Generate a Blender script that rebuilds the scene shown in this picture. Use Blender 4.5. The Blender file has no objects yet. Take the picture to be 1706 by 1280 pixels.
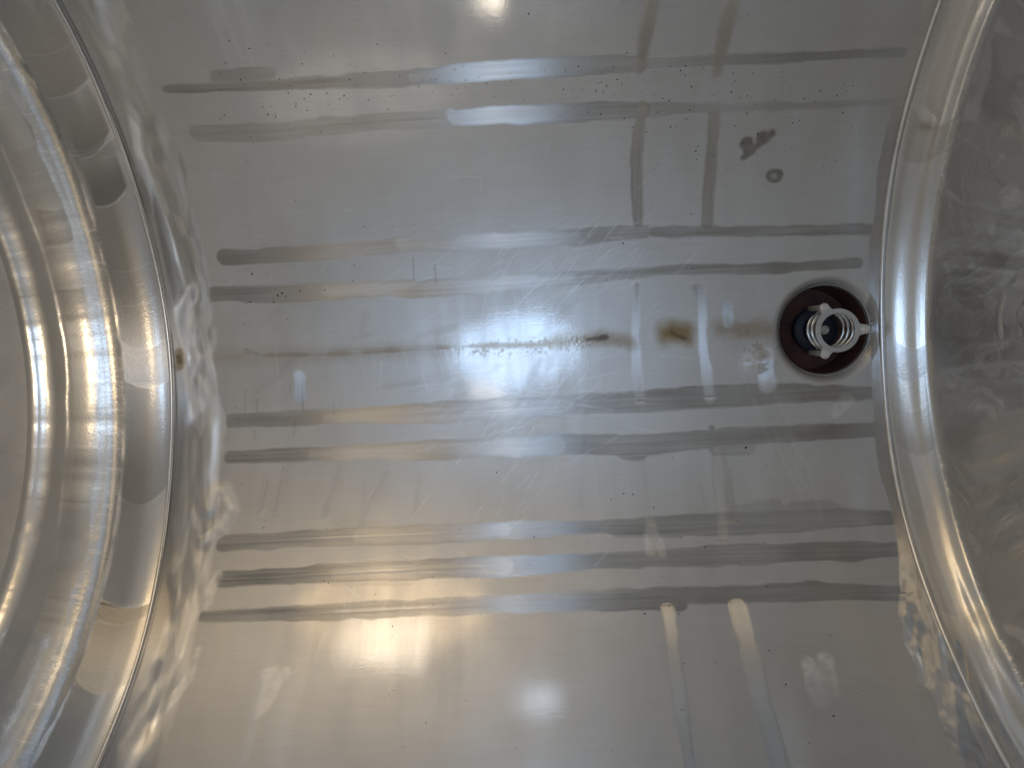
import bpy, bmesh, math, random
import numpy as np
from mathutils import Matrix, Vector

random.seed(7)
RNG = np.random.default_rng(11)
S = bpy.context.scene
C = S.collection
R = 0.85                       # inner radius of the tank, metres; floor line at z = 0, axis along X at z = R

# ------------------------------------------------------------------ camera, world, lights, exposure
F_PX, W_PX, H_PX = 1281.0, 1706.0, 1280.0
CAM_P = np.array([0.0, 0.0472, 1.7505])
PHI, PIT, YAW = -0.0490, -0.0823, 0.0239
CAM_M = (Matrix.Rotation(PHI, 3, 'Z') @ Matrix.Rotation(YAW, 3, 'Y') @ Matrix.Rotation(PIT, 3, 'X'))
cd = bpy.data.cameras.new('camera'); cam = bpy.data.objects.new('camera', cd); C.objects.link(cam)
cam.matrix_world = Matrix.Translation(Vector(CAM_P)) @ CAM_M.to_4x4()
cd.sensor_fit = 'HORIZONTAL'; cd.sensor_width = 36.0; cd.lens = 36.0 * F_PX / W_PX
cd.clip_start = 0.02; cd.clip_end = 100.0
S.camera = cam

w = bpy.data.worlds.new('World'); S.world = w; w.use_nodes = True
WN, WL = w.node_tree.nodes, w.node_tree.links
bg = WN['Background']
# dim light of the rest of the tank: warmer and lighter towards -X, darker towards +X
tc = WN.new('ShaderNodeTexCoord'); sx = WN.new('ShaderNodeSeparateXYZ'); WL.new(tc.outputs['Generated'], sx.inputs[0])
mr = WN.new('ShaderNodeMapRange'); mr.inputs['From Min'].default_value = -1; mr.inputs['From Max'].default_value = 0.8
WL.new(sx.outputs['X'], mr.inputs['Value'])
cr = WN.new('ShaderNodeValToRGB'); WL.new(mr.outputs[0], cr.inputs[0])
cr.color_ramp.elements[0].color = (0.185, 0.155, 0.112, 1)
cr.color_ramp.elements[1].color = (0.072, 0.072, 0.070, 1)
e = cr.color_ramp.elements.new(0.55); e.color = (0.238, 0.231, 0.214, 1)
WL.new(cr.outputs[0], bg.inputs['Color']); bg.inputs['Strength'].default_value = 1.0


def area(name, loc, target, sx_, sy_, color, power, shape='ELLIPSE', roll=0.0):
    l = bpy.data.lights.new(name, 'AREA'); l.shape = shape; l.size = sx_; l.size_y = sy_
    l.color = color; l.energy = power
    o = bpy.data.objects.new(name, l); C.objects.link(o)
    d = (Vector(target) - Vector(loc)).normalized()
    q = d.to_track_quat('-Z', 'Y')
    o.matrix_world = Matrix.Translation(Vector(loc)) @ (q.to_matrix() @ Matrix.Rotation(roll, 3, 'Z')).to_4x4()
    return o


area('manhole_daylight', (-0.08, 0.00, 1.95), (-0.04, 0.0, 0), 0.42, 0.56, (0.48, 0.69, 1.0), 4.9)
area('warm_spot_source', (-0.70, 1.09, 1.02), (-0.33, -0.59, 0.24), 0.38, 0.25, (1.0, 0.90, 0.74), 1.45, 'RECTANGLE', 0.15)  # lamp added to give the warm reflection on the lower wall
area('warm_fill', (-0.75, 1.35, 1.35), (-0.4, -0.55, 0.2), 0.9, 0.6, (1.0, 0.68, 0.33), 4.2)  # added fill: warms and lifts the lower-left floor
area('upper_band_fill', (-0.75, -1.35, 1.35), (-0.4, 0.55, 0.2), 0.9, 0.6, (1.0, 0.92, 0.82), 0.8)  # added fill: lightens the upper ground bands from the opposite side
area('warm_wall_glint', (-0.094, -0.79, 0.685), (-0.049, 0.63, 0.28), 0.084, 0.067, (1.0, 0.87, 0.70), 0.27)  # lamp added for the small warm reflection on the +Y wall
area('blue_wall_glint', (-0.043, 0.79, 0.632), (-0.027, -0.678, 0.337), 0.226, 0.09, (0.68, 0.82, 1.0), 0.23)  # lamp added for the faint blue reflection on the -Y wall
area('small_warm_glint', (-0.22, 0.22, 1.95), (-0.05, -0.1, 0), 0.16, 0.05, (1.0, 0.90, 0.76), 0.22)  # lamp added for the small warm spot beside the blue one
tl = bpy.data.lights.new('left_face_fill', 'SPOT'); tl.energy = 27; tl.color = (1.0, 0.74, 0.43); tl.spot_size = math.radians(40); tl.spot_blend = 1.0  # unseen spot added to brighten and warm the left end face
tl.shadow_soft_size = 0.08
to = bpy.data.objects.new('left_face_fill', tl); C.objects.link(to); to.location = (0.55, -0.1, 1.95)
to.rotation_euler = (Vector((-1.0, -0.03, 0.46)) - Vector(to.location)).to_track_quat('-Z', 'Y').to_euler()

S.view_settings.view_transform = 'Standard'; S.view_settings.look = 'None'
S.view_settings.exposure = 0.0; S.view_settings.gamma = 1.0; S.view_settings.use_curve_mapping = False
S.cycles.use_denoising = True
S.cycles.max_bounces = 8; S.cycles.glossy_bounces = 6
S.cycles.sample_clamp_indirect = 4.0


# ------------------------------------------------------------------ where a measured spot lies on the tank wall
CAM_A = np.array(CAM_M)


def at(px, py):
    """Tank-wall coordinates (x along the axis, s round the wall, metres) of a spot measured on the photograph."""
    d = CAM_A @ np.array([(px - W_PX / 2) / F_PX, -(py - H_PX / 2) / F_PX, -1.0])
    oy, oz = CAM_P[1], CAM_P[2] - R
    a = d[1]**2 + d[2]**2; b = 2 * (oy * d[1] + oz * d[2]); c = oy**2 + oz**2 - R * R
    t = (-b + math.sqrt(b * b - 4 * a * c)) / (2 * a)
    p = CAM_P + d * t
    return p[0], R * math.atan2(p[1], R - p[2]), t / F_PX     # last: metres per photo pixel there


def wall_point(x, s, h=0.0):
    th = s / R
    return Vector((x, (R - h) * math.sin(th), R - (R - h) * math.cos(th)))


# ------------------------------------------------------------------ small helpers
def vnoise(u, v, seed, octaves=3):
    """smooth value noise in -1..1"""
    out = np.zeros_like(u, dtype=np.float64); amp = 1.0; tot = 0.0
    for o in range(octaves):
        lat = np.random.default_rng(seed + 31 * o).uniform(-1, 1, (257, 257)); lat[256] = lat[0]; lat[:, 256] = lat[:, 0]
        fu, fv = u * 2**o, v * 2**o
        iu = np.floor(fu).astype(int); iv = np.floor(fv).astype(int)
        tu = fu - iu; tv = fv - iv
        tu = tu * tu * (3 - 2 * tu); tv = tv * tv * (3 - 2 * tv)
        iu %= 256; iv %= 256
        a = lat[iu, iv] * (1 - tu) + lat[iu + 1, iv] * tu
        b = lat[iu, iv + 1] * (1 - tu) + lat[iu + 1, iv + 1] * tu
        out += amp * (a * (1 - tv) + b * tv); tot += amp; amp *= 0.5
    return out / tot


def sstep(e0, e1, x):
    t = np.clip((x - e0) / (e1 - e0), 0, 1)
    return t * t * (3 - 2 * t)


def grid_mesh(name, P, keep=None, attrs=None):
    """P: (n, m, 3) grid of points -> smooth shaded quad mesh"""
    n, m, _ = P.shape
    idx = np.arange(n * m).reshape(n, m)
    q = np.stack([idx[:-1, :-1], idx[1:, :-1], idx[1:, 1:], idx[:-1, 1:]], -1).reshape(-1, 4)
    if keep is not None:
        q = q[keep.reshape(-1)]
    me = bpy.data.meshes.new(name)
    me.vertices.add(n * m); me.vertices.foreach_set('co', P.astype(np.float32).reshape(-1))
    me.loops.add(q.size); me.loops.foreach_set('vertex_index', q.astype(np.int32).reshape(-1))
    me.polygons.add(len(q)); me.polygons.foreach_set('loop_start', np.arange(0, q.size, 4, dtype=np.int32))
    me.polygons.foreach_set('use_smooth', np.ones(len(q), dtype=bool))
    me.update(calc_edges=True)
    for an, A in (attrs or {}).items():
        at_ = me.attributes.new(an, 'FLOAT_COLOR', 'POINT')
        col = np.ones((n * m, 4), np.float32); col[:, :A.shape[-1]] = A.reshape(n * m, -1)
        at_.data.foreach_set('color', col.reshape(-1))
    return me


def mesh_obj(name, me, mat, parent=None):
    o = bpy.data.objects.new(name, me); C.objects.link(o)
    if mat: me.materials.append(mat)
    if parent: o.parent = parent
    return o


def tag(o, label=None, cat=None, group=None, kind=None):
    if label: o['label'] = label
    if cat: o['category'] = cat
    if group: o['group'] = group
    if kind: o['kind'] = kind
    return o


def empty(name, loc=(0, 0, 0)):
    o = bpy.data.objects.new(name, None); C.objects.link(o); o.location = loc; o.empty_display_size = 0.05
    return o


def bm_obj(name, bm, mat, parent=None, smooth=True, bevel=0.0):
    bmesh.ops.recalc_face_normals(bm, faces=bm.faces)
    me = bpy.data.meshes.new(name); bm.to_mesh(me); bm.free()
    for p in me.polygons: p.use_smooth = smooth
    o = mesh_obj(name, me, mat, parent)
    if bevel:
        b = o.modifiers.new('bevel', 'BEVEL'); b.width = bevel; b.segments = 2; b.limit_method = 'ANGLE'
    return o


def lathe(bm, prof, seg=64, c=(0, 0, 0), a0=0.0):
    rows = []
    for r, z in prof:
        rows.append([bm.verts.new((c[0] + r * math.cos(a0 + 2 * math.pi * k / seg), c[1] + r * math.sin(a0 + 2 * math.pi * k / seg), c[2] + z)) for k in range(seg)])
    for a, b in zip(rows[:-1], rows[1:]):
        for k in range(seg):
            bm.faces.new((a[k], a[(k + 1) % seg], b[(k + 1) % seg], b[k]))
    return rows


def cap(bm, row):
    bm.faces.new(row)


def tube(bm, pts, r, seg=10, closed=False):
    """pipe along points; r a number or a list"""
    pts = [Vector(p) for p in pts]; rows = []
    up = Vector((0, 0, 1))
    for i, p in enumerate(pts):
        t = (pts[min(i + 1, len(pts) - 1)] - pts[max(i - 1, 0)]).normalized()
        a = t.cross(up)
        if a.length < 1e-4: a = t.cross(Vector((1, 0, 0)))
        a.normalize(); b = t.cross(a).normalized()
        rr = r[i] if isinstance(r, (list, tuple)) else r
        rows.append([bm.verts.new(p + rr * (math.cos(2 * math.pi * k / seg) * a + math.sin(2 * math.pi * k / seg) * b)) for k in range(seg)])
    for a, b in zip(rows[:-1], rows[1:]):
        for k in range(seg):
            bm.faces.new((a[k], a[(k + 1) % seg], b[(k + 1) % seg], b[k]))
    bm.faces.new(rows[0]); bm.faces.new(list(reversed(rows[-1])))


# ------------------------------------------------------------------ materials
def new_mat(name):
    m = bpy.data.materials.new(name); m.use_nodes = True
    nt = m.node_tree; nt.nodes.clear()
    out = nt.nodes.new('ShaderNodeOutputMaterial')
    return m, nt, out


def mathn(nt, op, a, b=None, c=None, clamp=False):
    n = nt.nodes.new('ShaderNodeMath'); n.operation = op; n.use_clamp = clamp
    for i, v in enumerate((a, b, c)):
        if v is None: continue
        if isinstance(v, (int, float)): n.inputs[i].default_value = v
        else: nt.links.new(v, n.inputs[i])
    return n.outputs[0]


def mixc(nt, f, a, b):
    n = nt.nodes.new('ShaderNodeMix'); n.data_type = 'RGBA'
    for sock, v in ((n.inputs['Factor'], f), (n.inputs[6], a), (n.inputs[7], b)):
        if isinstance(v, (int, float)): sock.default_value = v
        elif isinstance(v, tuple): sock.default_value = (*v, 1)
        else: nt.links.new(v, sock)
    return n.outputs[2]


def noise(nt, vec, scale, detail=2.0, rough=0.5, sc3=None):
    n = nt.nodes.new('ShaderNodeTexNoise'); n.inputs['Scale'].default_value = scale
    n.inputs['Detail'].default_value = detail; n.inputs['Roughness'].default_value = rough
    if sc3:
        mp = nt.nodes.new('ShaderNodeMapping'); mp.inputs['Scale'].default_value = sc3
        nt.links.new(vec, mp.inputs['Vector']); vec = mp.outputs[0]
    nt.links.new(vec, n.inputs['Vector'])
    return n.outputs['Fac']


def aluminium(name, base, r_fine, r_wide, wide, grain=0.15, swirl=0.0, tangent=(1, 0, 0), dull=0.0):
    """satin aluminium sheet. attribute 'grind': R ground along X, G ground round the wall, B lighter colour: polish and painted highlights
       attribute 'mark': R brown residue, G black dirt and darkening, B pale scuff and painted reflections"""
    m, nt, out = new_mat(name); L = nt.links
    tcn = nt.nodes.new('ShaderNodeTexCoord'); obj = tcn.outputs['Object']
    g = nt.nodes.new('ShaderNodeAttribute'); g.attribute_name = 'grind'
    k = nt.nodes.new('ShaderNodeAttribute'); k.attribute_name = 'mark'
    gs = nt.nodes.new('ShaderNodeSeparateColor'); L.new(g.outputs['Color'], gs.inputs[0])
    ks = nt.nodes.new('ShaderNodeSeparateColor'); L.new(k.outputs['Color'], ks.inputs[0])
    gx, gy, pol_lit = gs.outputs
    brown, black, scuff = ks.outputs
    # base colour: slight clouding, plus residue
    cl = noise(nt, obj, 5.0, 3.0, 0.6)
    col = mixc(nt, cl, tuple(c * 0.88 for c in base), tuple(min(c * 1.10, 1) for c in base))
    col = mixc(nt, pol_lit, col, tuple(min(c * 1.2, 0.95) for c in base))
    col = mixc(nt, brown, col, (0.25, 0.16, 0.045))
    col = mixc(nt, black, col, (0.025, 0.022, 0.02))
    # fine rolling grain along X and pitting
    gr = noise(nt, obj, 1.0, 2.0, 0.6, (18, 420, 420))
    pit = noise(nt, obj, 260.0, 2.0, 0.6)
    gt = noise(nt, obj, 1.0, 3.0, 0.65, (9, 240, 240))
    gm = nt.nodes.new('ShaderNodeMix'); gm.data_type = 'RGBA'; gm.blend_type = 'MULTIPLY'; gm.inputs['Factor'].default_value = 1.0
    L.new(col, gm.inputs[6]); L.new(mixc(nt, gt, (0.91, 0.91, 0.91), (1.07, 1.07, 1.07)), gm.inputs[7]); col = gm.outputs[2]
    h = mathn(nt, 'ADD', mathn(nt, 'MULTIPLY', gr, 0.5), mathn(nt, 'MULTIPLY', pit, 0.5))
    if swirl:
        n1 = nt.nodes.new('ShaderNodeTexNoise'); n1.inputs['Scale'].default_value = 7; n1.inputs['Detail'].default_value = 4
        n1.inputs['Distortion'].default_value = 2.5; L.new(obj, n1.inputs['Vector'])
        h = mathn(nt, 'ADD', h, mathn(nt, 'MULTIPLY', n1.outputs['Fac'], swirl))
    bmp = nt.nodes.new('ShaderNodeBump'); bmp.inputs['Strength'].default_value = grain; bmp.inputs['Distance'].default_value = 0.002
    L.new(h, bmp.inputs['Height'])
    tan = nt.nodes.new('ShaderNodeCombineXYZ')
    for i in range(3): tan.inputs[i].default_value = tangent[i]

    def lobe(rough, an=0.0, rot=0.0, rsock=None):
        p = nt.nodes.new('ShaderNodeBsdfAnisotropic')
        L.new(col, p.inputs['Color']); L.new(bmp.outputs[0], p.inputs['Normal']); L.new(tan.outputs[0], p.inputs['Tangent'])
        p.inputs['Roughness'].default_value = rough
        if rsock is not None: L.new(rsock, p.inputs['Roughness'])
        p.inputs['Anisotropy'].default_value = an; p.inputs['Rotation'].default_value = rot
        return p.outputs[0]

    def mixs(f, a, b):
        n = nt.nodes.new('ShaderNodeMixShader')
        if isinstance(f, (int, float)): n.inputs[0].default_value = f
        else: L.new(f, n.inputs[0])
        L.new(a, n.inputs[1]); L.new(b, n.inputs[2]); return n.outputs[0]

    rv = mathn(nt, 'ADD', r_fine - 0.03, mathn(nt, 'MULTIPLY', noise(nt, obj, 14.0, 4.0, 0.65), 0.06))
    fine = lobe(r_fine, rsock=rv); broad = lobe(r_wide); broad_n = broad.node
    # uneven sheen: faint bands round the wall, cloudy wipe marks
    st1 = noise(nt, obj, 1.0, 3.0, 0.55, (22, 2.2, 2.2)); st2 = noise(nt, obj, 6.0, 5.0, 0.6)
    sheen = mathn(nt, 'MULTIPLY', mathn(nt, 'ADD', mathn(nt, 'MULTIPLY', st1, 0.6), mathn(nt, 'MULTIPLY', st2, 0.4)), 1.0)
    wv = mathn(nt, 'ADD', wide - 0.13, mathn(nt, 'MULTIPLY', sheen, 0.26), clamp=True)
    L.new(mathn(nt, 'ADD', r_wide - 0.16, mathn(nt, 'MULTIPLY', sheen, 0.32)), broad_n.inputs['Roughness'])
    sheet = mixs(wv, fine, broad)
    # ground bands: scratches along X spread the light across X, and the other way round
    bx = lobe(0.42, 0.80, AN_X); by = lobe(0.42, 0.78, AN_Y)
    sh = mixs(gx, sheet, bx); sh = mixs(gy, sh, by)
    # scuffs: fine crossed scratches, wide lobe
    sc_ = nt.nodes.new('ShaderNodeBsdfAnisotropic'); sc_.inputs['Color'].default_value = (0.93, 0.93, 0.92, 1); sc_.inputs['Roughness'].default_value = 0.42
    sh = mixs(mathn(nt, 'MULTIPLY', scuff, 0.75), sh, sc_.outputs[0])
    dif = nt.nodes.new('ShaderNodeBsdfDiffuse'); L.new(col, dif.inputs['Color'])
    dirty = mathn(nt, 'MAXIMUM', mathn(nt, 'MAXIMUM', mathn(nt, 'MULTIPLY', brown, 0.55), black), dull)
    sh = mixs(dirty, sh, dif.outputs[0])
    L.new(sh, out.inputs['Surface'])
    return m


AN_X, AN_Y = 0.0, 0.25


def simple(name, base, metallic, rough, grain=0.0, gscale=300.0, dirt=None):
    m, nt, out = new_mat(name); L = nt.links
    p = nt.nodes.new('ShaderNodeBsdfPrincipled'); L.new(p.outputs[0], out.inputs[0])
    tcn = nt.nodes.new('ShaderNodeTexCoord'); obj = tcn.outputs['Object']
    f = noise(nt, obj, 40.0, 4.0, 0.65)
    col = mixc(nt, f, tuple(c * 0.8 for c in base), tuple(min(1, c * 1.15) for c in base))
    if dirt:
        d = noise(nt, obj, 18.0, 5.0, 0.7)
        dd = mathn(nt, 'MULTIPLY', mathn(nt, 'SUBTRACT', d, 0.5), 5.0, clamp=True)
        col = mixc(nt, dd, col, dirt)
    L.new(col, p.inputs['Base Color']); p.inputs['Metallic'].default_value = metallic
    L.new(mathn(nt, 'ADD', rough - 0.06, mathn(nt, 'MULTIPLY', f, 0.12)), p.inputs['Roughness'])
    if grain:
        b = nt.nodes.new('ShaderNodeBump'); b.inputs['Strength'].default_value = grain; b.inputs['Distance'].default_value = 0.001
        L.new(noise(nt, obj, gscale, 3.0), b.inputs['Height']); L.new(b.outputs[0], p.inputs['Normal'])
    return m


M_SHELL = aluminium('satin_aluminium', (0.66, 0.655, 0.645), 0.095, 0.47, 0.872, 0.05)
M_HEAD = aluminium('bright_aluminium', (0.70, 0.685, 0.65), 0.16, 0.42, 0.70, 0.14)
M_SWIRL = aluminium('swirl_polished_aluminium', (0.55, 0.545, 0.53), 0.14, 0.45, 0.52, 0.5, 6.0, dull=0.14)
M_FACE = aluminium('dull_aluminium', (0.62, 0.60, 0.56), 0.28, 0.5, 0.75, 0.35, 3.0, dull=0.6)
M_WELD = simple('weld_bead_metal', (0.72, 0.71, 0.69), 1.0, 0.34, 0.15, 160)
M_STEEL = simple('stainless_steel', (0.58, 0.57, 0.55), 1.0, 0.25)
M_ZINC = simple('zinc_plated_steel', (0.62, 0.62, 0.61), 0.9, 0.27)
M_BOLT = simple('galvanised_bolt_steel', (0.66, 0.65, 0.62), 0.55, 0.36)
M_PLATE = simple('brushed_steel_plate', (0.56, 0.56, 0.555), 0.85, 0.45)
M_DARK = simple('black_coating', (0.066, 0.028, 0.022), 0.0, 0.6, 0.2)
M_RED = simple('dark_red_primer', (0.10, 0.031, 0.023), 0.0, 0.6, 0.2, 200, (0.02, 0.012, 0.012))
M_NAVY = simple('navy_coating', (0.005, 0.011, 0.028), 0.0, 0.6, 0.1)
M_DIRT = simple('black_dirt', (0.03, 0.026, 0.022), 0.0, 0.8)
M_RUST = simple('rust', (0.16, 0.06, 0.02), 0.0, 0.85, 0.3)

# ------------------------------------------------------------------ tank barrel
XL, XR = -0.8329, 0.7826
X0, X1 = XL - 0.03, XR + 0.03
THMAX = math.radians(84)
DX = 0.0016
xs = np.arange(X0, X1, DX)
s_in = np.arange(-0.94, 0.94, DX)
s_lo = np.linspace(-R * THMAX, -0.94, 30)[:-1]; s_hi = np.linspace(s_in[-1] + DX, R * THMAX, 30)
ss = np.concatenate([s_lo, s_in, s_hi])
GX, GS = np.meshgrid(xs, ss, indexing='ij')
NX, NS = GX.shape
gx = np.zeros((NX, NS)); gy = np.zeros_like(gx); gp = np.zeros_like(gx)
brown = np.zeros_like(gx); black = np.zeros_like(gx); scuff = np.zeros_like(gx)
hgt = np.zeros_like(gx)
WOB = vnoise(GX * 25 + 40, GS * 25 + 40, 5, 3)


def stroke(arr, pts, width, val=1.0, soft=3.0, wob=2.0, mode='max', metres=False):
    """paint a band along measured points; width and softness in photo pixels"""
    q = []
    for p in pts:
        x, s, k = at(p[0], p[1]); ww = p[2] if len(p) > 2 else width
        vv = p[3] if len(p) > 3 else val
        q.append((x, s, ww * k / 2, vv, k))
    q = np.array(q)
    if len(q) == 1: q = np.vstack([q, q + np.array([1e-5, 0, 0, 0, 0])])
    pad = q[:, 2].max() + 0.02
    i0, i1 = np.searchsorted(xs, [q[:, 0].min() - pad, q[:, 0].max() + pad])
    j0, j1 = np.searchsorted(ss, [q[:, 1].min() - pad, q[:, 1].max() + pad])
    if i1 <= i0 or j1 <= j0: return
    X = GX[i0:i1, j0:j1]; Y = GS[i0:i1, j0:j1]
    best = np.zeros_like(X)
    wb = WOB[i0:i1, j0:j1]
    for a, b in zip(q[:-1], q[1:]):
        vx, vy = b[0] - a[0], b[1] - a[1]; l2 = vx * vx + vy * vy + 1e-12
        t = np.clip(((X - a[0]) * vx + (Y - a[1]) * vy) / l2, 0, 1)
        d = np.hypot(X - a[0] - t * vx, Y - a[1] - t * vy)
        ww = a[2] + (b[2] - a[2]) * t; vv = a[3] + (b[3] - a[3]) * t; kk = a[4]
        d = d + wb * wob * kk
        f = vv * (1 - sstep(ww - soft * kk / 2, ww + soft * kk / 2, d))
        best = np.maximum(best, f)
    v = arr[i0:i1, j0:j1]
    if mode == 'max': np.maximum(v, best, out=v)
    elif mode == 'add': v += best
    elif mode == 'cut': v *= (1 - best)


MOT = np.clip(0.62 + 0.75 * vnoise(GX * 60 + 7, GS * 60 + 3, 80, 3), 0.15, 1)


def stroke_worn(arr, pts, width, val=1.0, soft=6.0, wob=4.0):
    """the same, worn through in places"""
    t = np.zeros_like(arr); stroke(t, pts, width, val, soft, wob); np.maximum(arr, t * MOT, out=arr)


# bands ground along the long weld seams
AX = [
    [(275, 149, 9), (400, 144, 12), (640, 132, 22), (692, 129, 22)],
    [(330, 222, 22, .6), (450, 221, 26, .7), (560, 208, 24, .6), (748, 196, 24, .4)],
    [(375, 430, 22), (500, 424, 22), (670, 408, 20, .5), (960, 395, 24, .6), (1075, 385, 18, .6)],
    [(1090, 386, 14), (1250, 385, 13), (1445, 383, 16)],
    [(350, 490, 20), (500, 489, 26), (640, 480, 24, .6), (690, 482, 26), (830, 474, 22, .5), (960, 463, 20, .5), (1090, 452, 12), (1300, 446, 14), (1430, 438, 14)],
    [(380, 702, 18), (540, 695, 20), (720, 688, 30), (860, 680, 30), (960, 674, 28, .7), (1100, 667, 34, .8), (1200, 660, 34, .8), (1300, 655, 28, .8), (1450, 656, 18, .9)],
    [(385, 762, 16), (520, 757, 20), (740, 750, 28), (930, 741, 30), (1080, 742, 30, .8), (1210, 728, 26, .8), (1455, 716, 20, .95)],
    [(375, 906, 22), (520, 898, 24), (700, 890, 30), (850, 884, 24), (1000, 878, 20), (1130, 876, 30, .7), (1220, 872, 36, .55), (1320, 868, 36, .6), (1400, 864, 28, .8), (1482, 862, 18, 1)],
    [(370, 966, 22), (560, 956, 28), (750, 946, 30), (840, 944, 30), (980, 936, 22), (1110, 930, 26, .7), (1200, 926, 30, .7), (1340, 920, 28, .8), (1420, 918, 32, .9), (1495, 916, 20, 1)],
    [(340, 1028, 14), (450, 1024, 20), (560, 1020, 24), (780, 1010, 26), (900, 1005, 26), (1040, 1004, 26), (1134, 1006, 18)],
    [(930, 992, 14, .4), (1060, 992, 20, .7), (1250, 990, 26, .7), (1350, 985, 30, .7), (1440, 988, 22, .85), (1520, 990, 20, .95)],
    # short strokes beside and over them
    [(692, 128, 22, 1), (850, 115, 28, 1), (960, 110, 28, 1), (1066, 105, 22, .9)],
    [(1075, 106, 16, .4), (1180, 100, 14, .5), (1300, 96, 16, .8), (1505, 86, 12, .6)],
    [(752, 188, 14, 1), (757, 195, 20, 1), (850, 190, 28, 1), (1070, 183, 24, .9)], [(1070, 183, 22, .45), (1180, 180, 12, .4), (1330, 176, 10, .4), (1480, 170, 8, .4)],
    [(362, 129, 20, .6), (405, 125, 22, .7), (450, 121, 16, .6)], [(428, 122, 14, .5), (452, 121, 14, .5)],
    [(1232, 858, 30, .3), (1290, 850, 34, .35), (1310, 858, 20, .3)], [(1320, 848, 18, .4), (1380, 846, 20, .45), (1405, 852, 10, .4)],
    [(1060, 994, 20, .5), (1180, 993, 22, .4)], [(1030, 885, 18, .5), (1130, 884, 22, .5)], [(1130, 938, 12, .6), (1200, 936, 14, .6)],
    [(560, 870, 10, .25), (600, 872, 20, .35), (640, 885, 18, .4)], [(1038, 748, 26, .6), (1064, 752, 28, .7)], [(1195, 746, 26, .4), (1240, 742, 30, .4)],
    [(500, 694, 12, .4), (545, 702, 10, .3)], [(560, 966, 22, .35), (680, 962, 22, .3)],
]
BLOT = 0.92 + 0.35 * vnoise(GX * 9 + 13, GS * 16 + 29, 60, 2)
STREAK = BLOT * 0.86 + 0.30 * vnoise(GX * 5 + 3, GS * 330 + 9, 61, 2)
for p in AX: stroke(gx, [(q_[0], q_[1], q_[2] * 1.12 + 2) + tuple(q_[3:]) for q_ in p], 22, 0.86, 4, 3.5)
gx *= np.clip(STREAK, 0, 1.06)
# bands ground round the wall
AY = [
    [(1086, 0, 24), (1074, 60, 25), (1065, 112, 22)],
    [(1070, 175, 22), (1060, 260, 24), (1063, 372, 20)],
    [(1062, 475, 10), (1058, 560, 15), (1066, 668, 18)],
    [(1070, 755, 12, .4), (1080, 860, 13, .4), (1090, 900, 18, .5)], [(1093, 915, 30, .5)],
    [(1112, 1015, 24), (1126, 1110, 28), (1152, 1290, 24)],
    [(1220, -5, 30), (1206, 60, 30), (1194, 122, 20)],
    [(1190, 195, 24), (1186, 260, 24), (1178, 372, 20)],
    [(1170, 475, 10), (1170, 560, 18), (1182, 662, 20)],
    [(1186, 713, 16)],
    [(1191, 748, 18, .4), (1203, 870, 19, .4), (1206, 898, 20, .6)],
    [(1200, 750, 18, .25), (1222, 865, 24, .35)],
    [(1230, 1012, 34), (1256, 1110, 38), (1304, 1290, 40)],
    [(500, 628, 24), (500, 660, 26)], [(1274, 590, 30), (1278, 640, 34)],
    [(1160, 480, 16), (1172, 500, 16)], [(1213, 510, 20), (1213, 540, 20)],
]
for p in AY: stroke(gy, [(q_[0], q_[1], q_[2] * 0.85) + tuple(q_[3:]) for q_ in p], 20, 0.85, 5, 3.5)
gy *= np.clip(0.8 + 0.3 * vnoise(GX * 330 + 3, GS * 5 + 9, 62, 2), 0, 1)
# thin weld lines left in the ground bands
for p in AX[:11]:
    if len(p) > 3:
        q = [(a[0], a[1] + 1) for a in p]
        stroke(hgt, q, 2.5, 0.00035 if p[0][1] > 800 else 0.00015, 5, 1.0, 'max')
for p in (AY[3], AY[5], AY[10], AY[12]):
    stroke(hgt, [(a[0], a[1]) for a in p], 4, -0.0006, 4, 0.5, 'add')
# brown tint in the two upper bands and the drain line
stroke(brown, [(1090, 0), (1078, 60), (1070, 108)], 18, 0.28, 10)
stroke(brown, [(1222, 0), (1208, 60), (1198, 110)], 20, 0.24, 12)
stroke(brown, [(410, 588), (440, 592), (560, 590), (680, 583), (760, 578), (900, 574), (960, 570), (1010, 566)], 6, 0.5, 9, 5)
stroke(brown, [(330, 598), (480, 592), (680, 585), (760, 580)], 26, 0.2, 26, 8)
stroke(brown, [(560, 584), (680, 578), (760, 575)], 3, 0.4, 4, 1)
stroke(brown, [(300, 598), (350, 598), (410, 592)], 12, 0.25, 16, 6)
stroke(brown, [(408, 582), (440, 593)], 3, 0.6, 3); stroke(brown, [(425, 594), (560, 592)], 3, 0.45, 4)
stroke(brown, [(930, 570), (1000, 563), (1050, 570)], 22, 0.5, 20, 7)
stroke(brown, [(1108, 556), (1142, 556)], 34, 0.85, 22, 9)
stroke(black, [(1118, 554), (1128, 560), (1142, 564)], 9, 0.5, 8, 9); stroke(brown, [(1112, 553), (1145, 560)], 14, 0.7, 8, 4)
stroke(brown, [(1200, 550), (1280, 550)], 28, 0.5, 22, 9); stroke(brown, [(1255, 548), (1268, 552)], 24, 0.3, 10, 5)
stroke(black, [(978, 566), (1010, 562)], 7, 0.6, 6, 3)
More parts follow.
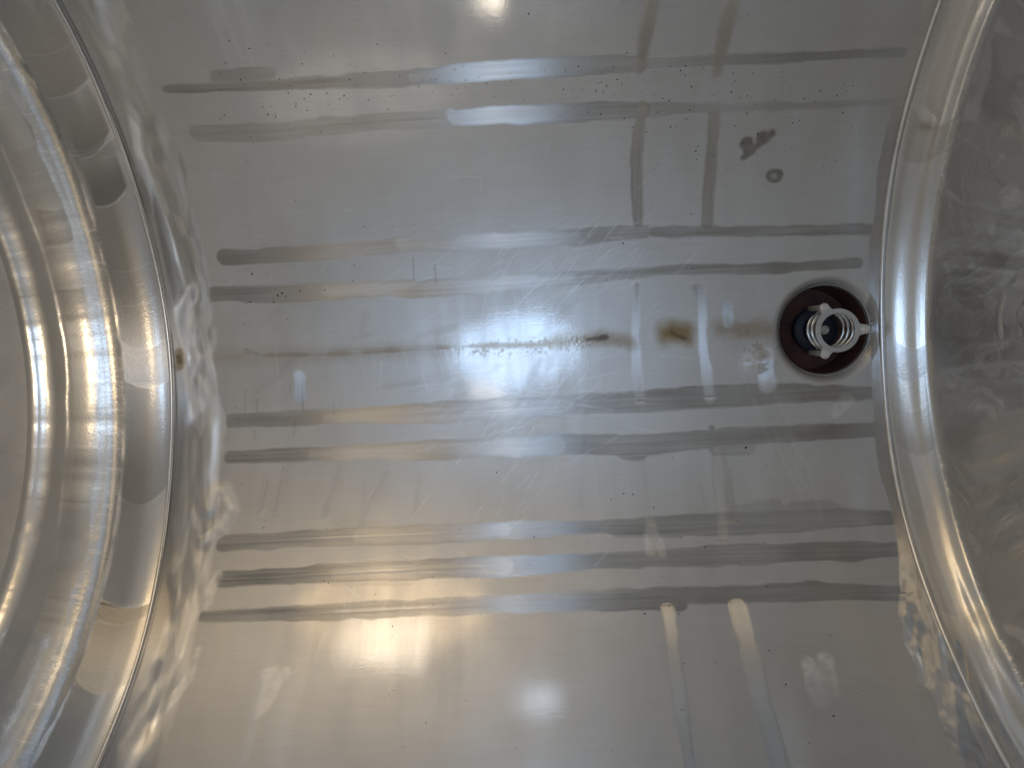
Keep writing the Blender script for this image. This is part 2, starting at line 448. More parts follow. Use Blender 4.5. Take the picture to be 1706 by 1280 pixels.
# crumbly residue pitting round the drain line
cr_ = vnoise(GX * 170, GS * 170, 77, 2)
line_mask = np.zeros_like(gx)
stroke(line_mask, [(420, 592, 14, .25), (600, 588, 14, .4), (740, 586, 14, .3), (780, 582, 24, .8), (900, 576, 24, 1.0), (1020, 566, 18, .9), (1060, 570, 6, .2)], 16, 1, 16, 3)
stroke(line_mask, [(1210, 550), (1275, 555), (1245, 600)], 34, 0.7, 26, 6)
black[:] = np.maximum(black, 0.30 * line_mask * sstep(0.45, 0.6, cr_))
brown[:] = np.maximum(brown, 0.5 * line_mask * sstep(0.15, 0.4, vnoise(GX * 120 + 9, GS * 120, 78, 2)))
hgt += 0.00012 * line_mask * cr_
# scorched stick marks high on the right
for p in ([(1243, 240, 20), (1250, 250, 18)], [(1272, 230, 20)], [(1240, 262, 8), (1286, 222, 8)]):
    stroke(gx, p, 20, 0.9, 5, 4); stroke_worn(black, p, 20, 0.2, 7, 6); stroke_worn(brown, p, 20, 0.5, 7, 6)
ringpts = [(1290 + 10 * math.cos(a), 293 + 8 * math.sin(a)) for a in np.linspace(0, 6.3, 14)]
stroke(gx, ringpts, 9, 0.9, 5, 3); stroke_worn(black, ringpts, 9, 0.18, 5, 4); stroke_worn(brown, ringpts, 8, 0.45, 5, 4); stroke(gx, [(1290, 293)], 18, .5, 5, 3)
# dull boot smears on the floor, left half
smear = [[(440, 408), (415, 440), (385, 480)], [(470, 515), (440, 535), (430, 550)], [(500, 590), (470, 620), (430, 650)],
         [(640, 645), (760, 625)], [(730, 690), (790, 640), (830, 610)], [(540, 500), (510, 545)], [(590, 565), (620, 555)],
         [(880, 670), (920, 600), (960, 540)], [(860, 680), (900, 600)], [(960, 500), (900, 560)], [(480, 780), (455, 860)],
         [(440, 795), (435, 850)], [(610, 780), (600, 900)], [(565, 780), (540, 860)], [(700, 790), (690, 860)],
         [(640, 790), (600, 880)], [(975, 690), (968, 840)], [(530, 535), (500, 560)], [(610, 525), (600, 560)], [(700, 560), (760, 545)]]
for p in smear: stroke(black, p, random.uniform(6, 12), random.uniform(0.05, 0.10), 8, 7)
for p in ([(409, 650), (408, 690)], [(428, 665), (428, 685)], [(503, 640), (505, 685)], [(484, 640), (484, 660)], [(556, 675), (557, 690)],
          [(425, 718), (423, 735)], [(492, 700), (489, 725)], [(688, 430), (690, 465)], [(724, 440), (727, 470)], [(472, 778), (456, 862)], [(447, 800), (436, 850)]):
    stroke(black, p, 2.5, 0.22, 2.5, 1)
# fine scratches: swirls round the middle, strays elsewhere
def scratch(cx, cy, n, spread, lmin, lmax, amin, amax, wmin=0.7, wmax=1.2, vmin=.10, vmax=.62):
    for _ in range(n):
        x = cx + RNG.normal() * spread[0]; y = cy + RNG.normal() * spread[1]
        a = math.radians(RNG.uniform(amin, amax)); l = RNG.uniform(lmin, lmax) / 2; b = RNG.normal() * l * 0.05
        p = [(x - l * math.cos(a), y + l * math.sin(a)), (x + b * math.sin(a), y + b * math.cos(a)), (x + l * math.cos(a), y - l * math.sin(a))]
        if not (360 < x < 1440 and 10 < y < 1270): continue
        stroke(scuff, p, RNG.uniform(wmin, wmax), vmin + (vmax - vmin) * RNG.random()**2, 1.6, 0.3)
scratch(960, 440, 190, (90, 50), 15, 70, 25, 60)
scratch(860, 660, 170, (90, 40), 15, 90, -15, 60)
scratch(850, 790, 70, (120, 70), 15, 60, 30, 65)
scratch(760, 970, 45, (90, 30), 15, 60, -50, 60)
scratch(740, 400, 40, (200, 60), 15, 60, -10, 40)
scratch(1000, 700, 60, (250, 200), 10, 60, 0, 180)
scratch(700, 600, 60, (220, 130), 10, 80, 70, 110, vmin=.12, vmax=.4)
scratch(620, 1080, 30, (60, 50), 20, 90, 60, 85, 1, 3, .08, .3)
scratch(1300, 720, 8, (30, 60), 80, 200, 108, 118, 2, 7, .08, .2)
scratch(400, 60, 5, (30, 40), 40, 130, 105, 115, 2, 10, .08, .25)
# lamp highlights painted as lighter colour on the two brightest band stretches
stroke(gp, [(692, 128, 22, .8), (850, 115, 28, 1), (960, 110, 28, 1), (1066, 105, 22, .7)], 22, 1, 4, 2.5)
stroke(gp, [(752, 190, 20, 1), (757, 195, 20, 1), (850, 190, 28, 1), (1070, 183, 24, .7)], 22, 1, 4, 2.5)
for p in ([(1062, 475, 10), (1058, 560, 16), (1066, 668, 18)], [(1170, 475, 10), (1170, 560, 18), (1182, 662, 20)]): stroke(gp, p, 18, 0.9, 5, 3)  # lamp highlight across these bands, put into the colour
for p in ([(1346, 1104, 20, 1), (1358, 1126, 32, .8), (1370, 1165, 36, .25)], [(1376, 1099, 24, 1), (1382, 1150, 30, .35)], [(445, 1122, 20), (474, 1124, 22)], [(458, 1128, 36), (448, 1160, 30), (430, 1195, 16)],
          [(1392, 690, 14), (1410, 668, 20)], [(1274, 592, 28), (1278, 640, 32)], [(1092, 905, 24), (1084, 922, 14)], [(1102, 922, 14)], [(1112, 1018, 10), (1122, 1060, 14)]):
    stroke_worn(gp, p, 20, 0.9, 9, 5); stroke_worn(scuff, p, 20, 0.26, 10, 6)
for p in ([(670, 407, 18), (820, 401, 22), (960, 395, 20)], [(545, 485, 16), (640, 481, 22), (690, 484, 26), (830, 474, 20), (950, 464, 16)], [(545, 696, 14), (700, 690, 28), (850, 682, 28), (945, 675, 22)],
          [(520, 758, 16), (720, 752, 26), (930, 742, 28)], [(600, 893, 22), (720, 888, 28), (840, 884, 22)], [(560, 957, 18), (750, 946, 28), (842, 943, 26)]): stroke(gp, p, 20, 0.75, 8, 5)  # lamp-lit middle stretches of the long bands, painted lighter
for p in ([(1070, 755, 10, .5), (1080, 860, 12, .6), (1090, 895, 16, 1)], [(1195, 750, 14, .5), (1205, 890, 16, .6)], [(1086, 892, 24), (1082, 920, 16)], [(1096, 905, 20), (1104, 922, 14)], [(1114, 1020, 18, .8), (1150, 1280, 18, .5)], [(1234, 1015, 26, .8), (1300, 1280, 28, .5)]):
    stroke(gp, p, 18, 0.9, 6, 4); stroke(scuff, [q_[:3] + ((q_[3] if len(q_) > 3 else 1) * 0.22,) for q_ in p], 18, 0.2, 8, 5)  # lower cross bands painted lighter, with the bottom pair's lamp reflection
# painted highlight along one band, and a pale polished patch
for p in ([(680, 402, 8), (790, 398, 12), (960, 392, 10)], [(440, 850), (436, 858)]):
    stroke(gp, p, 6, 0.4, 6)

# hammered, wavy metal beside the left weld; narrower one at the right
D_L = GX - XL; D_R = XR - GX
edge_l = 0.103 + 0.016 * np.exp(-((GS + 0.22) / 0.2)**2) + 0.016 * vnoise(GS * 9 + 3, D_L * 6 + 2, 21, 2) + 0.016 * vnoise(GS * 20 + 8, D_L * 22 + 5, 18, 3) + 0.012 * sstep(0.1, 0.6, GS)
zl = 1 - sstep(edge_l - 0.009, edge_l + 0.001, D_L)
inner = 0.032 + 0.014 * vnoise(GS * 9 + 13, GS * 0 + 6, 20, 2)
zw = zl * sstep(inner - 0.010, inner + 0.012, D_L)
wav = vnoise(D_L * 20 + 0.8 * vnoise(GS * 5, GS * 0 + 1, 19, 2) + 7, GS * 6.5 + 37, 122, 1)
lump = np.exp(-((GS + 0.26) / 0.16)**2)
wav2 = vnoise(D_L * 26 + 60, GS * 19 + 14, 23, 1)
zh = sstep(inner - 0.012, inner + 0.016, D_L) * (1 - sstep(0.070, 0.116, D_L))
hgt += zh * (0.0072 * wav + 0.0026 * lump * wav2 + 0.0022 * vnoise(D_L * 42 + 8, GS * 15 + 70, 14, 2))
pa = vnoise(D_L * 28 + 4 + 2 * GS, GS * 5 + 44, 17, 3); pb = vnoise(D_L * 30 + 24, GS * 4 + 4, 16, 3)
scuff[:] = np.maximum(scuff, zw * 0.55 * sstep(0.0, 0.09, pa))
gx[:] = np.maximum(gx * (1 - zl), zl * 0.6 * sstep(0.05, 0.17, pb) * (1 - sstep(0.0, 0.09, pa)))
scuff[:] = np.maximum(scuff, zw * 0.32)
gp[:] = np.maximum(gp, zw * 0.75 * sstep(0.03, 0.12, pa))
for p in ([(350, 850, 16), (362, 818, 16), (376, 846, 18), (358, 882, 20), (338, 902, 16)], [(362, 960, 12), (350, 985, 18), (344, 1010, 12)],
          [(330, 1085, 16), (314, 1130, 16), (290, 1162, 18), (254, 1204, 12)], [(208, 1242, 6), (218, 1228, 7)], [(362, 690, 18), (358, 730, 16)]):
    stroke_worn(scuff, p, 18, 0.8, 8, 7); stroke_worn(gp, p, 18, 0.8, 8, 7)
stroke(hgt, [(352, 850, 26), (368, 820, 20), (378, 850, 22), (360, 880, 26), (340, 900, 20)], 22, 0.0022, 24, 4, 'add')
gy[:] = np.maximum(gy, zl * (0.35 + 0.5 * (1 - sstep(-0.22, -0.08, pb))))
low = sstep(-0.46, -0.68, GS)
edge_r = 0.028 + 0.010 * vnoise(GS * 12 + 3, D_R * 14 + 9, 24, 3) + 0.012 * low * vnoise(GS * 26 + 3, D_R * 30 + 9, 25, 3) + 0.045 * low
zr = 1 - sstep(edge_r - 0.004, edge_r + 0.001, D_R)
zrh = 1 - sstep(edge_r - 0.02, edge_r + 0.004, D_R)
wavr = vnoise(D_R * 30 + 3, GS * 8 + 55, 26, 2)
wavr2 = vnoise(D_R * 40 + 3 + GS * 10, GS * 7 - D_R * 8 + 15, 27, 2)
hgt += zrh * ((0.0012 + 0.004 * low) * wavr + 0.0075 * low * wavr2 + 0.002 * low * vnoise(D_R * 60 + 8, GS * 22 + 70, 13, 2) + 0.0008)
gy[:] = np.maximum(gy, zr * 0.8)
pr = vnoise(D_R * 42 + GS * 6, GS * 5 + 5, 15, 3)
scuff[:] = np.maximum(scuff, zr * low * 0.5 * sstep(0.0, 0.1, pr))
# pitted bump beside the outlet
bx_, bs_, bk_ = at(1262, 602)
bump = np.exp(-(((GX - bx_) / 0.026)**2 + ((GS - bs_) / 0.022)**2))
hgt += 0.0042 * bump + 0.0004 * bump * vnoise(GX * 150, GS * 150, 29, 2)
# dirt held in the groove beside the left bead, rust where the drain line meets it
crev = np.exp(-((D_L - 0.0085) / 0.0022)**2) * np.clip(0.55 + 0.6 * vnoise(GS * 10 + 3, D_L * 0 + 4, 31, 3), 0, 1)
black[:] = np.maximum(black, 0.75 * crev)
crev_r = np.exp(-((D_R - 0.0085) / 0.002)**2) * np.clip(0.2 + 0.8 * vnoise(GS * 10 + 13, D_R * 0 + 4, 32, 3), 0, 1)
black[:] = np.maximum(black, 0.5 * crev_r)
stroke(brown, [(297, 588), (301, 600), (298, 612)], 9, 0.7, 10, 8); stroke(black, [(297, 596), (299, 602)], 7, 0.5, 6, 4)
# large gentle panel waviness
hgt += 0.0020 * vnoise(GX * 2.6 + 5, GS * 2.6 + 8, 28, 2) + 0.0003 * vnoise(GX * 9 + 5, GS * 6 + 8, 30, 2)

# outlet hole
CX, CS, CK = at(1377, 550)
R0 = 76 * CK
rr = np.hypot(GX - CX, GS - CS)
lip = 1 - np.clip((rr - R0) / 0.022, 0, 1)
hgt -= 0.012 * lip**2.2
snap = np.abs(rr - R0) < DX * 0.75
kx = np.where(snap, R0 / np.maximum(rr, 1e-6), 1.0)
PXX = CX + (GX - CX) * kx; PSS = CS + (GS - CS) * kx
TH = PSS / R
P = np.stack([PXX, (R - hgt) * np.sin(TH), R - (R - hgt) * np.cos(TH)], -1)
rc = (rr[:-1, :-1] + rr[1:, :-1] + rr[1:, 1:] + rr[:-1, 1:]) / 4
tank = empty('tank', (0, 0, 0))
tag(tank, 'satin aluminium tank interior with ground weld bands running across its curved floor', 'tank')
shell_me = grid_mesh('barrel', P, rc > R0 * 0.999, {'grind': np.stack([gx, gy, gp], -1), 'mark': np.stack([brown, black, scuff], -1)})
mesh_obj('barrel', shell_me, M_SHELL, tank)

# ------------------------------------------------------------------ dished ends
def head(name, xw, sgn, segs, extra, mat, parent, attr_fn, irregular, cut, face_mat):
    """segs: list of (tilt degrees, length m) from the weld up and away; sgn = +1 for the right end"""
    t = [0.0]; ang = []; d = 0
    for a, l in segs:
        ang.append((d, a)); d += l
    L_ = d; u = np.arange(0, L_, 0.0016)
    centres = []; d = 0
    for a, l in segs:
        centres.append((d + l / 2, a)); d += l
    A = np.radians(np.interp(u, [c[0] for c in centres], [c[1] for c in centres]))
    sp = np.arange(-R * THMAX, R * THMAX, 0.0022)
    U, SP = np.meshgrid(u, sp, indexing='ij')
    AA = np.repeat(A[:, None], len(sp), 1) + irregular(U, SP)
    du = 0.0016
    xx = np.cumsum(np.cos(AA) * du, 0); hh = np.cumsum(np.sin(AA) * du, 0)
    hh += 0.003
    X = xw + sgn * (xx - 0.004); H = np.minimum(hh, R - 0.02)
    TH = SP / R
    P = np.stack([X, (R - H) * np.sin(TH), R - (R - H) * np.cos(TH)], -1)
    g, mk = attr_fn(U, SP)
    ic = int(np.searchsorted(u, cut))
    a_ = {'grind': g, 'mark': mk}
    rim = mesh_obj(name, grid_mesh(name, P[:ic + 1], None, {k_: v_[:ic + 1] for k_, v_ in a_.items()}), mat, parent)
    face = mesh_obj('dished_face', grid_mesh('dished_face', P[ic:], None, {k_: v_[ic:] for k_, v_ in a_.items()}), face_mat, parent)
    return rim, face, (X, H, sp, u)


def laps(U, S_, seed, n, u0, u1):
    """overlapping grinder passes along the rim, each with a curved leading edge: -> tone of each pass (0..1), its edge line"""
    r = np.random.default_rng(seed); x = (U - u0) / (u1 - u0)
    tone = np.full_like(U, 0.4); edge = np.zeros_like(U)
    inside = sstep(-0.05, 0.03, x) * (1 - sstep(0.97, 1.05, x))
    for s0 in np.sort(r.uniform(-0.95, 0.95, n)):
        c = r.uniform(0.05, 0.13); x0 = r.uniform(0.25, 0.8)
        t = S_ - s0 - c * (x - x0)**2
        v = r.uniform(0, 0.9); ln = r.uniform(0.06, 0.35)
        k = sstep(0, 0.003, t) * (1 - sstep(ln * 0.3, ln, t))
        tone = tone * (1 - k) + v * k
        edge = np.maximum(edge * (1 - k), np.exp(-((t - 0.002) / 0.0016)**2) * r.uniform(0.1, 0.7))
    return tone * inside, edge * inside


def irr_left(U, S_):
    a = 0.05 * vnoise(U * 22 + 5, S_ * 2.0 + 20, 41, 2)
    for q_, sc_ in (((47, 11, 0.004, 0.10), 0.05), ((48, 9, 0.105, 0.20), 0.06)):
        tn, ed = laps(U, S_, *q_); x_ = np.clip((U - q_[2]) / (q_[3] - q_[2]), 0, 1)
        a += 0.6 * sc_ * (tn - 0.4) * np.sin(2 * np.pi * x_) * (1 if q_[0] == 47 else 0.3)
    ur = 0.103 + 0.005 * vnoise(S_ * 7 + 4, S_ * 0, 43, 4)
    ridge = np.exp(-((U - ur) / 0.0045)**2)
    a += ridge * (0.25 * vnoise(U * 60, S_ * 14 + 3, 44, 3) - 0.12)
    uf = 0.213 + 0.004 * vnoise(S_ * 10 + 4, S_ * 0, 49, 4)
    a += -0.5 * np.exp(-((U - uf) / 0.003)**2) * vnoise(S_ * 4 + 50, S_ * 0 + 3, 50, 2)
    a += 0.03 * vnoise(U * 12 + 9, S_ * 12 + 3, 40, 3) * sstep(0.21, 0.24, U)
    return a


def attr_left(U, S_):
    g = np.zeros(U.shape + (3,)); mk = np.zeros_like(g)
    b = sstep(0.099, 0.105, U + 0.006 * vnoise(S_ * 9, S_ * 0, 45, 4)) * (1 - sstep(0.150, 0.156, U + 0.01 * vnoise(S_ * 9, S_ * 0 + 4, 46, 3)))
    g[..., 0] = b * (0.45 + 0.3 * vnoise(U * 60, S_ * 300, 63, 2))
    t1, e1 = laps(U, S_, 47, 11, 0.004, 0.10); t2, e2 = laps(U, S_, 48, 9, 0.105, 0.20)
    t2 *= 0.5; e2 *= 0.3
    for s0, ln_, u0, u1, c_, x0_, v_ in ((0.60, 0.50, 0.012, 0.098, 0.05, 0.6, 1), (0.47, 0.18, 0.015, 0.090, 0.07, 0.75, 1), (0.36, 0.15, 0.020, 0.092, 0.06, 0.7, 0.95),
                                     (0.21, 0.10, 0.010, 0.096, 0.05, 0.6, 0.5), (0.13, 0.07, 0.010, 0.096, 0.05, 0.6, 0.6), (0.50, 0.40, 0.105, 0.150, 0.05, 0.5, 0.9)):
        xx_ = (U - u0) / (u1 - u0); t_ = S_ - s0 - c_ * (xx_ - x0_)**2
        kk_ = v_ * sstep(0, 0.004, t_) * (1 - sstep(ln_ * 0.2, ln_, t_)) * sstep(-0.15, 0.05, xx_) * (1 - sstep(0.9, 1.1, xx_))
        mk[..., 1] = np.maximum(mk[..., 1], 0.16 * kk_ * (s0 > 0.3))  # dark reflection on the upper passes put in as black; overwritten below
        t1 = np.maximum(t1, kk_); e1 = np.maximum(e1, 0.5 * v_ * np.exp(-((t_ + 0.001) / 0.002)**2) * sstep(-0.05, 0.1, xx_) * (1 - sstep(0.9, 1.0, xx_)))
    g[..., 1] = (1 - b) * np.maximum(t1, t2)
    g[..., 0] = np.maximum(g[..., 0], b * t2 * 0.6)
    g[..., 2] = np.maximum(e1, e2)
    mk[..., 2] = np.maximum(e1, e2) * 0.5 + b * sstep(0.25, 0.7, vnoise(U * 40 + 2, S_ * 300 + 7, 64, 3)) * 0.6
    mk[..., 1] = 0.10 * sstep(0.0, 0.6, vnoise(U * 14 + 2, S_ * 9 + 7, 65, 3)) * sstep(0.2, 0.22, U)
    return g, mk


def irr_right(U, S_):
    a = 0.03 * vnoise(U * 30 + 5, S_ * 3 + 20, 51, 2) 
    f = sstep(0.100, 0.115, U)
    a += f * (0.10 * vnoise(U * 16 + 9, S_ * 16 + 3, 53, 3))
    low_ = sstep(-0.45, -0.7, S_)
    a += (1 - f) * (0.08 + 0.20 * sstep(0.05, -0.6, S_)) * vnoise(U * 75 + 3 + 0.5 * vnoise(S_ * 4, S_ * 0, 66, 2), S_ * 2.5 + 3, 54, 2)
    a += (1 - f) * low_ * 0.12 * vnoise(U * 40 + 3, S_ * 8 + 3, 67, 2)
    return a


def attr_right(U, S_):
    g = np.zeros(U.shape + (3,)); mk = np.zeros_like(g)
    f = sstep(0.105, 0.12, U)
    t1, e1 = laps(U, S_, 57, 8, 0.015, 0.095)
    mk[..., 0] = 0.55 * np.exp(-((S_ + 0.01) / 0.016)**2 - ((U - 0.016) / 0.006)**2)
    up = sstep(0.455, 0.46, S_ + 0.8 * (U - 0.05)) * sstep(0.030, 0.034, U) * (1 - sstep(0.070, 0.076, U))
    g[..., 1] = np.maximum((1 - f) * t1, up * 0.9); g[..., 2] = np.maximum(e1, up)
    mk[..., 0] += 0.5 * np.exp(-((S_ - 0.43) / 0.012)**2 - ((U - 0.05) / 0.02)**2)
    sw = vnoise(U * 15 + 1.2 * vnoise(U * 9, S_ * 9, 55, 2), S_ * 15 + 1.2 * vnoise(U * 9 + 40, S_ * 9, 56, 2), 58, 4)
    sw2 = vnoise(U * 9 + 1.5 * vnoise(U * 7 + 3, S_ * 7, 71, 2) + 20, S_ * 9 + 1.5 * vnoise(U * 7 + 30, S_ * 7, 72, 2), 73, 3)
    mk[..., 2] = f * np.maximum(0.5 * sstep(0.12, 0.45, sw), 0.6 * np.exp(-(sw2 / 0.05)**2) * sstep(0.1, 0.4, sw))  # pale swirls: polish marks plus curved reflections painted as scuff
    mk[..., 1] = f * 0.22 * sstep(0.0, 0.5, vnoise(U * 11 + 3, S_ * 11 + 9, 59, 4))
    return g, mk


def proj(p):
    q = CAM_A.T @ (np.array(p) - CAM_P)
    return W_PX / 2 - F_PX * q[0] / q[2], H_PX / 2 + F_PX * q[1] / q[2]


def fit_profile(xw, sgn, plan):
    """plan: [(tilt, how far along the photo's mid row it ends, px from the weld)] -> [(tilt, length m)]"""
    x, h = xw, 0.003; segs = []; p0 = proj((xw, 0, 0))[0]
    for a, end in plan:
        ar = math.radians(a); l = 0.0
        while abs(proj((x, 0, h))[0] - p0) < end and l < 0.6:
            x += sgn * 0.0004 * math.cos(ar); h += 0.0004 * math.sin(ar); l += 0.0004
        segs.append((a, l))
    return segs


PLAN_L = [(12, 12), (26, 34), (39, 62), (45, 102), (24, 120), (38, 172), (53, 216), (25, 230), (54, 243)]
SEG_L = fit_profile(XL, -1, PLAN_L) + [(76, .06), (79, .2), (81, .3)]
PLAN_R = [(6, 12), (12, 26), (25, 47), (38, 70), (24, 79)]
SEG_R = fit_profile(XR, 1, PLAN_R) + [(74, .03), (78, .08), (80, .2), (82, .3)]
print('profile L', [round(float(v), 3) for v in np.cumsum([q[1] for q in SEG_L])], 'R', [round(float(v), 3) for v in np.cumsum([q[1] for q in SEG_R])])
bl = empty('bulkhead', (XL, 0, 0))
tag(bl, 'left end wall with wide bright double-rolled rim and ground ridge', 'bulkhead', 'dished tank ends')
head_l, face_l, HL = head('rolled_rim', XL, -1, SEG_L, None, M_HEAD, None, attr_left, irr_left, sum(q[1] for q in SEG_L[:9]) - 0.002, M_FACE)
for h_ in (head_l, face_l): h_.parent = bl; h_.matrix_parent_inverse = Matrix.Translation(bl.location).inverted()
br = empty('bulkhead', (XR, 0, 0))
tag(br, 'right end wall beside the outlet, smooth rolled rim and swirl-scratched dull face', 'bulkhead', 'dished tank ends')
head_r, face_r, HR = head('rolled_rim', XR, 1, SEG_R, None, M_HEAD, None, attr_right, irr_right, sum(q[1] for q in SEG_R[:5]) - 0.001, M_SWIRL)
for h_ in (head_r, face_r): h_.parent = br; h_.matrix_parent_inverse = Matrix.Translation(br.location).inverted()
# round pressed cover on the right face
Xh, Hh, sp_, u_ = HR
jm = int(np.argmin(np.abs(sp_)))
im = next(i for i in range(len(u_)) if proj((Xh[i, jm], 0, Hh[i, jm]))[0] > 1660)
il = next(i for i in range(im, len(u_)) if Hh[i, jm] > Hh[im, jm] + 0.105)
pc = Vector((Xh[il, jm], 0.0, Hh[il, jm])); pe = Vector((Xh[im, jm], 0.0, Hh[im, jm]))
ez = (pc - pe).normalized(); ey = Vector((0, 1, 0)); en = Vector((-ez.z, 0, ez.x))
bm = bmesh.new()
rows = lathe(bm, [(0.112, -0.004), (0.106, 0.003), (0.100, 0.0045), (0.094, 0.002), (0.086, -0.001), (0.060, -0.001), (0.052, 0.003), (0.045, -0.001), (0.002, -0.001)], 96)
cap(bm, rows[-1])
for v in bm.verts:
    c = v.co.copy(); w_ = 0.0009 * math.sin(9 * math.atan2(c.y, c.x))
    v.co = pc + ey * c.x + ez * c.y + en * (c.z + w_)
cov = bm_obj('round_cover', bm, M_SWIRL)
cov.parent = br; cov.matrix_parent_inverse = Matrix.Translation(br.location).inverted()

# weld beads where the ends meet the barrel
def bead(name, x, rad, parent, seed, sgn):
    bm = bmesh.new(); pts = []; rs = []
    n = 700
    for i in range(n):
        s = -R * THMAX + 2 * R * THMAX * i / (n - 1)
        j = 0
        pts.append(wall_point(x + sgn * 0.002 + 0.002 * math.sin(s * 9 + seed), s, 0.001))
        rs.append(rad * (1 + 0.12 * math.sin(s * 23 + seed)) + j)
    tube(bm, pts, rs, 10)
    o = bm_obj(name, bm, M_WELD, None)
    o.parent = parent; o.matrix_parent_inverse = Matrix.Translation(parent.location).inverted()
    return o


bead('weld_bead', XL, 0.0050, bl, 1.0, -1)
bead('weld_bead', XR, 0.0070, br, 2.0, 1)

# ------------------------------------------------------------------ outlet sump and valve
oc = wall_point(CX, CS)
bm = bmesh.new()
lathe(bm, [(R0 + 0.003, -0.0145), (R0 + 0.0005, -0.0118), (R0 - 0.0012, -0.013), (R0 - 0.0022, -0.017), (R0 - 0.003, -0.024)], 128, oc)
col_ = bm_obj('outlet_collar', bm, M_PLATE, tank)
bm = bmesh.new()
lathe(bm, [(R0 - 0.0022, -0.0185), (R0 - 0.0035, -0.03), (R0 - 0.008, -0.115)], 128, oc)
bm_obj('outlet_sump', bm, M_DARK, tank)
bm = bmesh.new()
r_ = lathe(bm, [(R0 - 0.008, -0.115), (0.05, -0.120), (0.005, -0.120)], 96, oc); cap(bm, r_[-1])
bm_obj('sump_floor', bm, M_RED, tank)

valve = empty('outlet_valve', oc)
tag(valve, 'steel spring-loaded outlet valve with three-bolt ring inside the dark round sump', 'valve')
ZR = 0.066
# retaining ring with three ears
bm = bmesh.new()
RO, RI, RE, EW = 0.0475, 0.0372, 0.0580, 0.0098
outer = []; N = 240
for k in range(N):
    a = 2 * math.pi * k / N
    r = RO
    for e_ in (0, 120, 240):
        da = abs((a - math.radians(e_) + math.pi) % (2 * math.pi) - math.pi)
        # rounded ear: support of a disc at RE plus fillet
        if da < 0.30:
            yy = da * RE
            re = RE + math.sqrt(max(EW**2 - (RE * math.sin(da))**2, 0)) if RE * math.sin(da) < EW else 0
            fil = RO + (RE + 2e-3 - RO) * (1 - float(sstep(0.13, 0.30, np.array(da))))
            r = max(r, re, fil)
    outer.append((r, a))
top_o = [bm.verts.new((r * math.cos(a), r * math.sin(a), ZR)) for r, a in outer]
bot_o = [bm.verts.new((r * math.cos(a), r * math.sin(a), ZR - 0.005)) for r, a in outer]
top_i = [bm.verts.new((RI * math.cos(a), RI * math.sin(a), ZR)) for r, a in outer]
bot_i = [bm.verts.new((RI * math.cos(a), RI * math.sin(a), ZR - 0.005)) for r, a in outer]
for k in range(N):
    j = (k + 1) % N
    bm.faces.new((top_o[k], top_o[j], top_i[j], top_i[k])); bm.faces.new((bot_o[j], bot_o[k], bot_i[k], bot_i[j]))
    bm.faces.new((top_o[j], top_o[k], bot_o[k], bot_o[j])); bm.faces.new((top_i[k], top_i[j], bot_i[j], bot_i[k]))
bm_obj('retaining_ring', bm, M_PLATE, valve, False, 0.0007)
# bolts
for e_ in (0, 120, 240):
    a = math.radians(e_); c = (RE * math.cos(a), RE * math.sin(a), 0)
    bm = bmesh.new()
    r6 = lathe(bm, [(0.0078, ZR + 0.0022), (0.0078, ZR + 0.0078), (0.0068, ZR + 0.0090)], 6, c, random.random()); cap(bm, r6[-1]); cap(bm, list(reversed(r6[0])))
    b = bm_obj('bolt', bm, M_BOLT, valve, False, 0.0004)
    bm = bmesh.new()
    rw = lathe(bm, [(0.0100, ZR + 0.0002), (0.0100, ZR + 0.0021), (0.004, ZR + 0.0022)], 32, c); cap(bm, rw[-1])
    bm_obj('washer', bm, M_BOLT, b, False)
    bm = bmesh.new()
    lathe(bm, [(0.0062, ZR - 0.0055), (0.0062, ZR - 0.085), (0.0045, ZR - 0.0853)], 24, c)
    bm_obj('spacer_sleeve', bm, M_BOLT, b)
    bm = bmesh.new()
    lathe(bm, [(0.0020, ZR - 0.085), (0.0020, -0.075)], 12, c)
    bm_obj('stud', bm, M_STEEL, b)
# coil spring
bm = bmesh.new()
pts = []
for i in range(360):
    t = i / 359
    a = -2.0 + t * 2 * math.pi * 2.9
    pts.append((0.0425 * math.cos(a), 0.0425 * math.sin(a), -0.020 + (ZR - 0.010 + 0.020) * t))
tube(bm, pts, 0.0037, 12)
bm_obj('spring', bm, M_STEEL, valve)
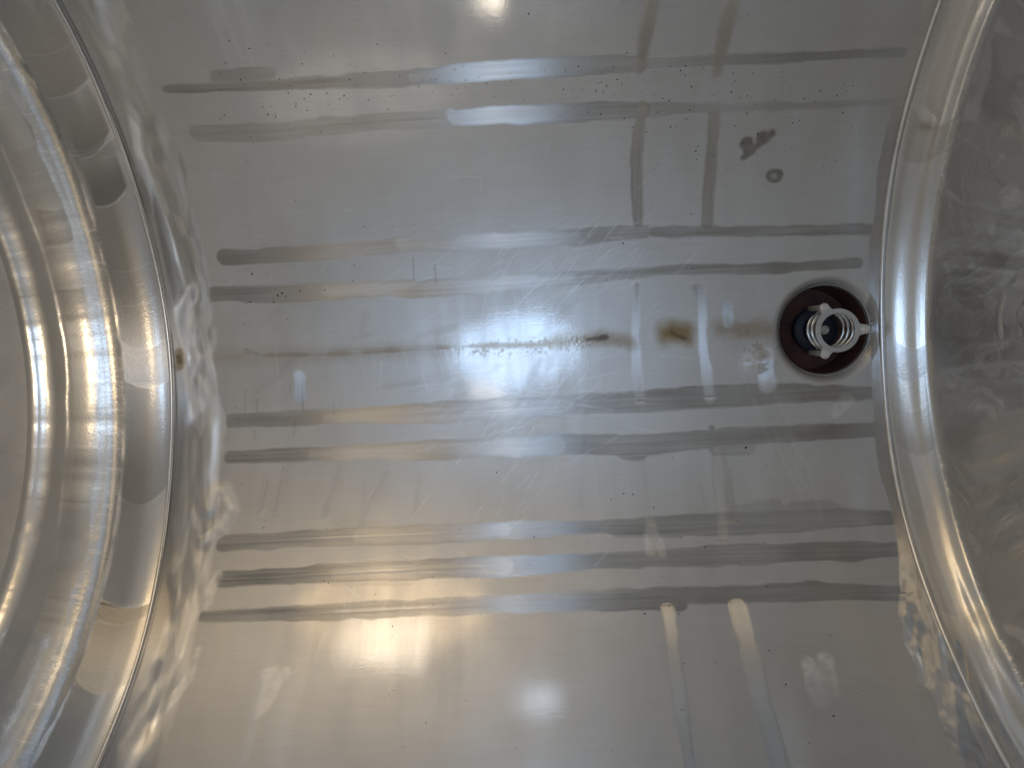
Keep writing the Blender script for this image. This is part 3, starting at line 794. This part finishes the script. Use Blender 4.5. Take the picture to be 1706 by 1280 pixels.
# valve body, poppet and stem nut
bm = bmesh.new()
rb = lathe(bm, [(0.050, -0.085), (0.051, -0.066), (0.050, -0.0635), (0.030, -0.063), (0.004, -0.057)], 96); cap(bm, rb[-1])
bm_obj('valve_body', bm, M_NAVY, valve)
bm = bmesh.new()
rb = lathe(bm, [(0.031, -0.063), (0.031, -0.034), (0.029, -0.031), (0.006, -0.030)], 64); cap(bm, rb[-1])
pop = bm_obj('poppet', bm, M_NAVY, valve)
bm = bmesh.new()
rb = lathe(bm, [(0.0035, -0.026), (0.0035, 0.004), (0.0028, 0.005)], 20); cap(bm, rb[-1])
st = bm_obj('stem', bm, M_STEEL, valve)
bm = bmesh.new()
rb = lathe(bm, [(0.0078, -0.010), (0.0080, -0.004), (0.0070, -0.0025), (0.0036, -0.0024)], 6)
bm_obj('nut', bm, M_STEEL, st, False, 0.0004)
bm = bmesh.new()
lathe(bm, [(0.0100, -0.0120), (0.0100, -0.0102), (0.004, -0.0100)], 28)
bm_obj('washer', bm, M_STEEL, st, False)

# ------------------------------------------------------------------ loose dirt specks
bm = bmesh.new()
def speck(px, py, r):
    x, s, k = at(px, py); c = wall_point(x, s, 0.0004)
    if math.hypot(x - CX, s - CS) < R0 + 0.01: return
    a = random.uniform(0, 6.28); st_ = random.uniform(1, 1.9); n = random.choice((5, 6, 7))
    th = s / R; ty = Vector((0, math.cos(th), math.sin(th))); nn = Vector((0, -math.sin(th), math.cos(th))); tx = Vector((1, 0, 0))
    top = bm.verts.new(c + nn * r * 0.6); ring_ = []
    for i in range(n):
        t = 2 * math.pi * i / n; rr_ = r * random.uniform(0.6, 1.25)
        u, v = rr_ * st_ * math.cos(t), rr_ * math.sin(t)
        ring_.append(bm.verts.new(c + tx * (u * math.cos(a) - v * math.sin(a)) + ty * (u * math.sin(a) + v * math.cos(a)) - nn * 0.0004))
    for i in range(n): bm.faces.new((ring_[i], ring_[(i + 1) % n], top))
for _ in range(260): speck(random.uniform(360, 1440), random.gauss(165, 45), random.choice((.0006, .0008, .001, .0014)))
for _ in range(330): speck(random.uniform(380, 1450), random.uniform(5, 1270), random.choice((.0005, .0007, .0009, .0013)))
for _ in range(60): speck(random.gauss(560, 130), random.gauss(480, 40), random.choice((.0009, .0011, .0016)))
for p in ((463, 492), (470, 489), (500, 484), (1011, 467), (1024, 585), (653, 681), (1243, 746), (541, 483), (587, 468)): speck(*p, 0.0022)
o = bm_obj('dirt_specks', bm, M_DIRT, None, False)
tag(o, 'tiny black dirt specks scattered over the tank floor', 'dirt', None, 'stuff')
